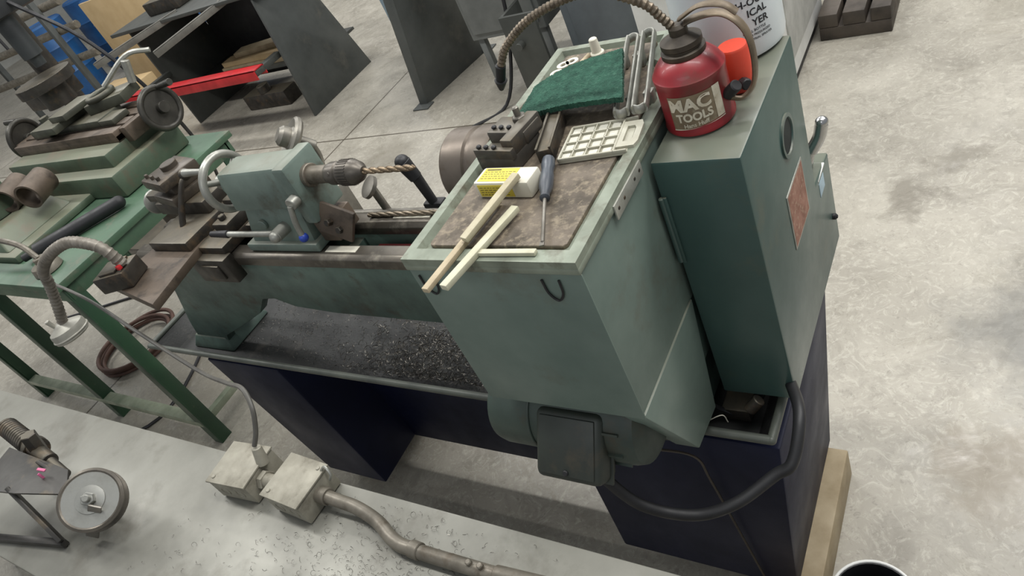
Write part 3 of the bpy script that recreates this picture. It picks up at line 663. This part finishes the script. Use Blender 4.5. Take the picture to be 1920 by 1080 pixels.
one('pipe_nipple',GALV,f,jb)
def f(g):
    g.cyl((-.948,.317,ZB+.026),(-.925,.317,ZB+.026),.015); g.tube([(-.93,.317,ZB+.026),(-.90,.316,ZB+.024),(-.86,.315,ZB+.02),(-.81,.305,ZB+.016),(-.76,.285,ZB+.0145),(-.71,.281,ZB+.0145),(-.55,.283,ZB+.0145)],.0112,seg=14,sub=8)
    g.cyl((-.725,.282,ZB+.0145),(-.705,.281,ZB+.0145),.0134); g.cyl((-.57,.283,ZB+.0145),(-.45,.29,ZB+.0145),.0134)
    for x in (-.61,-.59): g.cyl((x,.283,ZB+.024),(x,.283,ZB+.032),.005,seg=8)
one('conduit',COND,f,jb)
one('box_hook',ALU,lambda g:g.tube([(-.95,.345,ZB+.05),(-.935,.35,ZB+.062),(-.925,.345,ZB+.05),(-.93,.34,ZB+.04)],.0025,seg=8),jb)
# pulley bracket
pb=thing('pulley_bracket','dark steel bracket holding a grooved metal pulley wheel','pulley bracket',(-1.6,.12,ZB))
DBR=mt('dark_bracket_steel',(70,68,64),(46,45,43),.45,.4,10,c3=(96,86,70),s3=16,t3=.6)
def strap(g,p,q,w,t):
    p=Vector(p);q=Vector(q); d=q-p; M=d.to_track_quat('X','Y').to_matrix().to_4x4(); o=g.M; g.M=Matrix.Translation(p)@M; g.box(0,d.length,-w,w,-t,t,.0015); g.M=o
def f(g):
    strap(g,(-1.80,.03,ZB+.016),(-1.67,.10,ZB+.125),.012,.004); strap(g,(-1.50,.09,ZB+.018),(-1.60,.12,ZB+.125),.014,.004)
    strap(g,(-1.80,.03,ZB+.010),(-1.50,.09,ZB+.010),.007,.007); strap(g,(-1.44,.175,ZB+.022),(-1.60,.185,ZB+.11),.020,.004); strap(g,(-1.78,.19,ZB+.018),(-1.66,.185,ZB+.115),.014,.004)
    strap(g,(-1.80,.19,ZB+.012),(-1.44,.175,ZB+.012),.010,.005)
    g.prism([(-1.72,.095,ZB+.115),(-1.56,.115,ZB+.125),(-1.47,.155,ZB+.09),(-1.51,.195,ZB+.10),(-1.72,.19,ZB+.125)],(0,0,.005),.001)
one('bracket_frame',DBR,f,pb)
def f(g):
    c=Vector((-1.395,.165,ZB+.085)); ax=Vector((.62,-.22,.75)).normalized()
    g.lathe([(.012,-.018),(.050,-.018),(.058,-.014),(.058,-.010),(.048,-.003),(.048,.003),(.058,.010),(.058,.014),(.053,.017),(.050,.015)],c,ax,44)
    g.lathe([(.050,.0152),(.044,.011),(.028,.010),(.026,.017),(.012,.019)],c,ax,44,m=1)
    g.cyl(c+ax*.018,c+ax*.03,.013,seg=6,m=1); g.cyl(c+ax*.03,c+ax*.04,.007,seg=12,m=1)
one('pulley_wheel',[mt('worn_pulley_rim',(104,98,88),(70,66,60),.42,.5,20),mt('galv_hub',(166,166,160),(124,124,118),.36,.7,18)],f,pb)
one('axle_strap',STEEL,lambda g:(strap(g,(-1.43,.12,ZB+.016),(-1.36,.155,ZB+.095),.012,.002)),pb)
def f(g):
    g.cyl((-1.82,.23,ZB+.12),(-1.60,.20,ZB+.10),.016,seg=20); 
    for k in range(12): 
        p=Vector((-1.82,.23,ZB+.12)).lerp(Vector((-1.60,.20,ZB+.10)),k/22); g.torus(p,(.22,-.03,-.02),.018,.004,seg=20,ms=6)
    g.cyl((-1.66,.21,ZB+.10),(-1.655,.22,ZB+.15),.016,seg=6); g.cyl((-1.60,.2,ZB+.10),(-1.54,.19,ZB+.085),.010); g.cyl((-1.70,.215,ZB+.10),(-1.68,.212,ZB+.10),.026)
one('threaded_shaft',DSTEEL,f,pb)
one('pink_ribbon',PINK,lambda g:(g.box(-1.548,-1.53,.168,.174,ZB+.130,ZB+.133,.001,rz=15,ry=20),g.box(-1.542,-1.539,.16,.165,ZB+.105,ZB+.13,.001)),pb)

# ================================================================ GREEN BENCH + MILL
gb=thing('green_workbench','green painted steel bench with angle iron legs','workbench',(-3.3,1.1,0))
one('bench_top',GREEN,lambda g:(g.box(-4.1,-2.5,.70,1.56,.845,.87,.003),g.box(-4.1,-2.52,.715,.735,.79,.845,.002),g.box(-2.54,-2.515,.72,1.54,.79,.845,.002)),gb)
for x in (-4.0,-3.27,-2.53):
    for y in (.72,1.52):
        if x==-3.27 and y>1: continue
        def f(g):
            g.box(x-.035,x+.015,y-.004,y+.004,0,.845,.001); s=1 if y<1 else -1
            g.box(x+.007,x+.015,y,y+.05*s,0,.845,.001)
        one('leg',GREEND,f,gb)
RAIL=mt('pale_green_rail',(150,156,136),(110,120,100),.5,0,12)
one('bottom_rail',RAIL,lambda g:g.box(-4.0,-2.53,.715,.76,.10,.13,.002),gb)
one('bottom_rail',RAIL,lambda g:g.box(-2.55,-2.52,.74,1.5,.10,.13,.002),gb)
ml=thing('milling_machine_base','green milling table machine with dark slides and handwheels','milling machine',(-3.2,1.2,.87))
def f(g):
    g.box(-3.75,-2.92,.80,1.40,.871,.90,.008); g.box(-3.62,-2.68,1.16,1.50,.872,.965,.01); g.box(-3.55,-2.74,1.22,1.50,.96,1.02,.008)
    g.hexa([(-3.6,.82,.90),(-3.0,.82,.90),(-3.0,1.12,.90),(-3.6,1.12,.90)],[(-3.55,.86,.96),(-3.1,.86,.96),(-3.1,1.10,.96),(-3.55,1.10,.96)],.008)
one('base_casting',MILLG,f,ml)
one('column',MILLG,lambda g:(g.cyl((-3.27,.98,.90),(-3.27,.98,1.22),.085),g.cyl((-3.27,.98,.90),(-3.27,.98,.96),.12,.10)),ml)
def f(g):
    for y in (1.30,1.365,1.43,1.495): g.box(-3.56,-2.74,y,y+.05,1.02,1.062,.003)
    g.box(-3.56,-2.74,1.30,1.545,1.02,1.045,.003); g.box(-3.6,-3.56,1.33,1.52,1.0,1.06,.004); g.box(-2.74,-2.70,1.33,1.52,1.0,1.06,.004)
one('slotted_table',BAR,f,ml)
def f(g):
    g.box(-3.35,-2.90,1.36,1.48,1.062,1.09,.004); g.box(-3.30,-3.12,1.30,1.52,1.09,1.12,.004); g.box(-3.05,-2.86,1.44,1.56,1.09,1.13,.004,rz=20); g.box(-3.18,-3.06,1.34,1.5,1.12,1.145,.003)
    g.torus((-2.98,1.48,1.14),(0,0,1),.05,.012); g.cyl((-2.98,1.48,1.10),(-2.98,1.48,1.13),.05)
    g.box(-3.42,-3.28,1.34,1.46,1.062,1.10,.006); g.cyl((-3.35,1.40,1.10),(-3.35,1.40,1.13),.02,seg=6); g.box(-2.90,-2.80,1.36,1.44,1.062,1.085,.004)
one('cross_slide',mt('olive_steel',(86,88,76),(58,58,50),.45,.3,10,dust=.3),f,ml)
one('clamp_arm',ALU,lambda g:(g.tube([(-2.95,1.5,1.16),(-2.85,1.6,1.22),(-2.78,1.66,1.2)],.010,seg=8),g.cyl((-2.86,1.56,1.13),(-2.84,1.58,1.21),.016)),ml)
def wheel(g,c,ax,R,hd):
    c=Vector(c); ax=Vector(ax).normalized(); g.torus(c,ax,R,.012); g.cyl(c-ax*.03,c+ax*.03,.022); q=ax.to_track_quat('Z','Y').to_matrix()
    g.lathe([(.02,-.006),(R*.95,-.003),(R*.95,.003),(.02,.006)],c,ax,36)
    h=c+q@Vector((R*math.cos(hd),R*math.sin(hd),0)); g.cyl(h,h+ax*.10,.010,.013,seg=12)
DW=mt('dark_wheel',(74,72,66),(48,46,42),.4,.5,14)
one('handwheel',DW,lambda g:(wheel(g,(-2.63,1.46,1.05),(1,0,.1),.075,1.0),g.cyl((-2.71,1.46,1.04),(-2.63,1.46,1.05),.012)),ml)
one('handwheel',DW,lambda g:(wheel(g,(-3.63,1.40,1.05),(-1,-.2,.1),.08,2.0),g.cyl((-3.6,1.40,1.04),(-3.63,1.40,1.05),.012)),ml)
for x,y in ((-3.20,1.10),(-3.04,1.12)):
    g=G(); g.lathe([(.042,0),(.05,0),(.05,.12),(.042,.12),(.042,0)],(x,y,1.014),(.35,-.85,-.05),28,cap=False); g.make('pipe_offcut',BAR,label='short brown steel pipe lying on the mill base',cat='pipe',group='pipe offcuts on the mill base')
one('rubber_handle',BLACK,lambda g:(g.cyl((-2.82,.84,.897),(-2.63,1.10,.897),.025,.023),g.sph((-2.63,1.10,.897),.023),g.cyl((-2.85,.80,.897),(-2.82,.84,.897),.014)),label='black rubber grip lying on the green bench',cat='handle')
def f(g): g.cyl((-2.66,.78,.872),(-2.66,.78,.90),.05,.045); g.cyl((-2.66,.78,.90),(-2.66,.78,.925),.02); g.tube([(-2.66,.78,.92),(-2.74,.79,.97),(-2.88,.775,1.02),(-3.2,.77,1.1)],.010,seg=8)
one('round_flange',COND,f,label='grimy round flange with grey cable on the bench',cat='flange')
dp=thing('drill_press','dark drill press with round column and black cable','drill press',(-4.3,2.0,0))
one('press_base',DSTEEL,lambda g:(g.box(-4.6,-4.0,1.75,2.25,0,.06,.01),g.cyl((-4.3,2.0,.06),(-4.3,2.0,1.6),.06)),dp)
one('press_table',DSTEEL,lambda g:(g.cyl((-4.1,1.85,1.10),(-4.1,1.85,1.15),.15),g.cyl((-4.1,1.85,1.0),(-4.1,1.85,1.1),.08),g.box(-4.35,-4.1,1.8,2.0,1.0,1.1,.01)),dp)
one('press_head',mt('press_grey',(70,74,74),(48,50,52),.45,.2,6),lambda g:(g.box(-4.45,-3.95,1.75,2.05,1.45,1.68,.03),g.cyl((-4.05,1.87,1.25),(-4.05,1.87,1.46),.05),g.cyl((-4.05,1.87,1.2),(-4.05,1.87,1.27),.03,.035)),dp)
one('press_cable',BLACK,lambda g:g.tube([(-3.95,1.9,1.5),(-3.7,1.95,1.25),(-3.6,2.0,.95),(-3.7,2.1,.6),(-3.9,2.2,.3),(-4.2,2.3,.02)],.010,seg=8),dp)
for a in (.5,2.6,4.7):
    one('press_feed_handle',BLACK,lambda g:g.cyl((-3.97,1.75,1.52),(-3.97+.02,1.75+.18*math.cos(a),1.52+.18*math.sin(a)),.007),dp)
def f(g): g.lathe([(.24,0),(.29,.5),(.31,.5),(.31,.52),(.28,.52),(.23,.02)],(-6.5,2.75,0),(0,0,1),32)
one('waste_bin',BLACK,f,label='black plastic bin on the concrete floor',cat='bin')
def f(g):
    for r,z,dx in ((.20,.012,0),(.178,.03,.012),(.208,.034,-.01),(.19,.05,.015)): g.torus((-3.62+dx,1.10-dx,z),(dx*3,dx*2,1),r,.010,seg=48)
one('coiled_hose',RUST,f,label='coiled brown rubber hose lying on the floor',cat='hose')
def f(g): g.tube([(-3.3,.5,.008),(-3.0,.75,.008),(-3.1,1.1,.008),(-3.3,1.3,.008),(-3.8,1.5,.008),(-4.6,1.2,.008)],.007,seg=8)
one('floor_cable',BLACK,f,label='black cable trailing across concrete floor',cat='cable')

# ================================================================ BACKGROUND MACHINES
st=thing('steel_table','dark steel plate table holding scrap wood and pipes','steel table',(-5.0,3.6,0))
DGREY=mt('dark_grey_plate',(74,76,72),(56,58,55),.5,.15,4,c3=(86,82,72),s3=5,t3=.64)
one('end_plate',GREYS,lambda g:g.prism([(-4.12,3.22,.0),(-4.12,3.95,.0),(-4.14,3.75,.86),(-4.14,3.30,.86)],(-.02,0,0),.002),st)
one('end_plate',DGREY,lambda g:g.prism([(-5.70,3.38,.0),(-5.70,4.1,.0),(-5.70,3.95,.86),(-5.70,3.35,.86)],(-.02,0,0),.002),st)
one('table_plate',DGREY,lambda g:g.box(-5.85,-4.05,3.28,4.1,.86,.885,.003),st)
one('back_plate',mt('blackish_steel',(50,50,50),(34,34,36),.5,.2,5),lambda g:g.box(-5.70,-5.0,4.0,4.02,.05,.86,.002),st)
one('lower_shelf',DGREY,lambda g:g.box(-5.70,-4.14,3.55,3.98,.26,.28,.002),st)
one('work_stop',DSTEEL,lambda g:(g.box(-5.5,-5.1,3.45,3.75,.885,.98,.01),g.cyl((-5.3,3.6,.98),(-5.3,3.6,1.1),.05)),st)
one('red_channel',REDB,lambda g:(g.box(-5.95,-4.18,3.02,3.12,.48,.488,.001),g.box(-5.95,-4.18,3.02,3.028,.42,.488,.001),g.box(-5.95,-4.18,3.112,3.12,.42,.488,.001)),st,label='bright red steel channel strip')
one('channel_support',DGREY,lambda g:g.box(-4.24,-4.18,3.03,3.30,.44,.478,.003),st)
one('channel_support',DGREY,lambda g:g.box(-5.70,-5.64,3.03,3.40,.44,.478,.003),st)
for a,b,r in (((-5.66,2.93,.82),(-5.05,3.38,.895),.02),((-4.84,2.9,.80),(-4.42,3.40,.895),.022)):
    one('steel_angle',mt('bright_angle',(128,126,118),(96,94,88),.5,.3,8),lambda g:(lambda d:(setattr(g,'M',Matrix.Translation(a)@d.to_track_quat('X','Z').to_matrix().to_4x4()),g.box(0,d.length,-r,r,0,.006,.001),g.box(0,d.length,-r,-r+.006,-.04,.006,.001)))(Vector(b)-Vector(a)),st)
for i,(x,y,z,l,rz,mm) in enumerate(((-4.85,3.66,.281,.95,0,WOOD),(-4.75,3.85,.281,.8,0,PLY),(-4.85,3.67,.322,.9,0,PLY),(-4.8,3.83,.322,.85,0,WOOD),(-4.8,3.75,.363,.7,8,WOOD))):
    one('timber_plank',mm,lambda g:g.box(x-l/2,x+l/2,y-.06,y+.06,z,z+.04,.004,rz=rz),label='pale timber plank stacked inside the steel table',cat='timber plank',group='planks on the table shelf')
one('iron_casting',DSTEEL,lambda g:(g.box(-5.1,-4.6,3.45,3.6,0,.12,.01),g.cyl((-4.85,3.5,.12),(-4.85,3.5,.18),.05)),label='rusty dark iron casting on the floor',cat='iron casting')
s2=thing('steel_stand','dark steel machine stand with tapered plate legs','steel stand',(-3.1,3.5,0))
one('plate_leg',GREYS,lambda g:(g.hexa([(-3.06,3.17,0),(-3.04,3.17,0),(-2.93,3.76,0),(-2.95,3.76,0)],[(-2.90,3.22,1.0),(-2.88,3.22,1.0),(-2.80,3.72,1.0),(-2.82,3.72,1.0)],.001),
   g.hexa([(-3.10,3.16,0),(-3.04,3.16,0),(-3.04,3.18,0),(-3.10,3.18,0)],[(-2.96,3.21,1.0),(-2.88,3.21,1.0),(-2.88,3.23,1.0),(-2.96,3.23,1.0)],.001)),s2)
one('foot_plate',GREYS,lambda g:g.box(-3.12,-3.0,3.10,3.18,0,.008,.001),s2)
one('foot_plate',GREYS,lambda g:g.box(-3.05,-2.88,3.74,3.84,0,.008,.001),s2)
one('cross_plate',mt('blackish_steel',(50,50,50),(34,34,36),.5,.2,5),lambda g:g.hexa([(-3.35,3.72,.1),(-2.95,3.72,.1),(-2.95,3.74,.1),(-3.35,3.74,.1)],[(-3.35,3.70,1.0),(-2.82,3.70,1.0),(-2.82,3.72,1.0),(-3.35,3.72,1.0)],.001),s2)
one('top_plate',GREYS,lambda g:g.box(-3.4,-2.78,3.2,3.8,1.0,1.03,.002),s2)
one('blue_panel',mt('pale_blue_panel',(166,186,198),(150,170,184),.4),lambda g:g.box(-3.75,-3.42,3.95,3.97,.0,1.3,.002),label='pale blue sheet panel standing behind the stand',cat='panel')
gc=thing('control_cabinet','grey steel control cabinet with dangling cable','cabinet',(-2.4,3.5,0))
one('cabinet_body',CAB,lambda g:g.box(-2.62,-2.12,3.3,3.75,.28,1.3,.008),gc)
for x in (-2.60,-2.18):
    for y in (3.32,3.68): one('leg',CAB,lambda g:g.box(x,x+.04,y,y+.04,0,.28,.003),gc)
one('cabinet_door',CAB,lambda g:g.box(-2.59,-2.15,3.286,3.30,.32,1.25,.004),gc)
one('cabinet_cable',BLACK,lambda g:g.tube([(-2.3,3.28,.9),(-2.2,3.15,.6),(-2.25,3.1,.3),(-2.35,3.0,.02),(-2.5,2.8,.012),(-2.55,2.6,.012)],.010,seg=8),gc)
one('cabinet_handle',BLACK,lambda g:(g.cyl((-2.25,3.286,.6),(-2.25,3.25,.6),.02),g.box(-2.26,-2.24,3.24,3.26,.53,.67,.003)),gc)
one('plate_bracket',DGREY,lambda g:(g.box(-2.18,-1.98,3.0,3.02,0,.5,.002),g.box(-2.18,-2.16,3.02,3.2,0,.5,.002),g.cyl((-2.1,3.0,.35),(-2.1,2.96,.35),.02)),label='small dark steel bracket standing on the floor',cat='bracket')
c2=thing('grey_machine_cabinet','smooth grey machine cabinet on the concrete floor','cabinet',(-1.6,3.6,0))
BG=mt('blue_grey_cab',(112,120,124),(94,100,104),.45,.1,4)
one('cabinet_body',BG,lambda g:g.box(-1.95,-1.42,3.2,3.9,.02,.95,.01),c2)
one('cabinet_lid',CAB,lambda g:g.box(-1.98,-1.40,3.17,3.93,.95,1.0,.008),c2)
one('cabinet_door',BG,lambda g:(g.box(-1.90,-1.48,3.188,3.202,.1,.88,.004),g.cyl((-1.52,3.19,.6),(-1.52,3.16,.6),.012)),c2)
wc=thing('white_machine_cabinet','white painted steel machine cabinet with dark plinth','cabinet',(-1.1,3.0,0))
one('cabinet_body',WHITE,lambda g:g.box(-1.35,-.78,2.74,3.45,.06,1.25,.01),wc)
one('plinth',BLACK,lambda g:g.box(-1.33,-.80,2.77,3.43,0,.06,.003),wc)
one('side_panel',mt('light_grey_panel',(188,188,182)),lambda g:g.box(-.782,-.772,2.82,3.38,.15,1.15,.004),wc)
tp=thing('slotted_iron_plate','low dark cast iron T-slot block on the floor','iron plate',(-.6,3.5,0))
def f(g):
    g.box(-.76,-.47,3.24,3.95,0,.06,.006)
    for x0,x1 in ((-.76,-.68),(-.66,-.57),(-.55,-.47)): g.box(x0,x1,3.24,3.95,.06,.12,.005)
one('plate_body',mt('brown_cast_iron',(88,80,72),(60,55,50),.5,.3,8,bump=.2),f,tp)
for x in (-.67,-.56):
    for y in (3.4,3.7): one('slot_bolt',BLACK,lambda g:g.cyl((x,y,.06),(x,y,.125),.009,seg=8),tp)
one('dark_crate',BLACK,lambda g:(g.box(-.12,.5,3.45,4.1,0,.2,.02),g.box(-.14,.52,3.43,4.12,.18,.22,.01)),label='black storage crate on concrete floor',cat='crate')
for i,(x,y) in enumerate(((-9.6,4.7),(-9.0,5.3),(-9.9,5.6),(-8.9,6.3))):
    g=G(); g.lathe([(.27,0),(.29,.02),(.29,.28),(.30,.30),(.29,.32),(.29,.58),(.30,.60),(.29,.62),(.29,.86),(.27,.88),(.26,.87)],(x,y,0),(0,0,1),32); g.make('plastic_drum',BLUE,label='blue plastic drum standing against clutter',cat='drum',group='blue drums')
one('plywood_sheet',PLY,lambda g:g.box(-7.7,-6.6,4.25,4.28,0,1.0,.003),label='bare plywood sheet leaning by the bench',cat='plywood sheet')
pr=thing('pipe_rack','rack of long steel pipes near blue drums','pipe rack',(-8.6,4.2,0))
for z in (.5,.8,1.05): one('pipe',COND,lambda g:g.cyl((-10.5,3.9,z),(-7.9,4.22,z+.05),.04),pr)
for x in (-9.8,-8.2): one('rack_post',GREYS,lambda g:g.box(x-.03,x+.03,4.08,4.14,0,1.2,.003),pr)
one('cardboard_box',PLY,lambda g:(g.box(-7.6,-6.9,3.6,4.0,0,.3,.006),g.box(-7.55,-6.95,3.42,3.6,.28,.29,.001,rx=-20)),label='open brown cardboard box on floor',cat='box')
for x0,x1,y0 in ((-.43,-.31,.60),(-1.78,-1.68,.74)):
    one('timber_beam',WOOD,lambda g:g.box(x0,x1,y0,1.05,0,.098,.004),label='pale timber beam under the lathe pedestal',cat='timber beam',group='beams under the lathe')
bk=thing('black_bucket','small black bucket with pale rim on the floor','bucket',(-.185,.622,0))
one('bucket_body',BLACK,lambda g:g.lathe([(.055,0),(.072,.29),(.066,.29),(.05,.012),(.001,.01)],(-.185,.622,0),(0,0,1),36,cap=False),bk)
one('bucket_rim',WHITE,lambda g:g.torus((-.185,.622,.29),(0,0,1),.071,.003),bk)

# ================================================================ LIGHTS
def area(loc,rot,size,sy,e,c=(1,1,1)):
    l=bpy.data.lights.new('area_light','AREA'); l.shape='RECTANGLE'; l.size=size; l.size_y=sy; l.energy=e; l.color=c
    o=bpy.data.objects.new('area_light',l); COL.objects.link(o); o.location=loc; o.rotation_euler=[math.radians(a) for a in rot]
    return o
for x in (-7,-3.2,.6):
    for y in (1.0,4.2,8): area((x,y,4.6),(0,0,0),2.6,.4,88,(1,.99,.965))  # rows of ceiling lights
area((1.5,3.0,4.2),(0,25,0),2.0,1.0,100,(1,.985,.96))
area((-.6,-2.2,3.2),(52,0,10),2.5,.6,20,(.97,.99,1))  # tilted front area light behind the camera, lower than the ceiling rows
w=bpy.data.worlds.new('world'); SC.world=w; w.use_nodes=True; w.node_tree.nodes['Background'].inputs[0].default_value=(.9,.94,1,1); w.node_tree.nodes['Background'].inputs[1].default_value=.34
# ================================================================ CAMERA
cam=bpy.data.cameras.new('camera'); co=bpy.data.objects.new('camera',cam); COL.objects.link(co)
rt=Vector((0.82331,0.42347,-0.37794)); dn=Vector((0.03742,-0.7049,-0.70832)); fw=Vector((-0.56636,0.56902,-0.59619))
Mx=Matrix((( rt.x,-dn.x,-fw.x,0),(rt.y,-dn.y,-fw.y,0),(rt.z,-dn.z,-fw.z,1.7),(0,0,0,1))); co.matrix_world=Mx
cam.sensor_width=36; cam.lens=1370/1920*36; cam.clip_start=.02
SC.camera=co
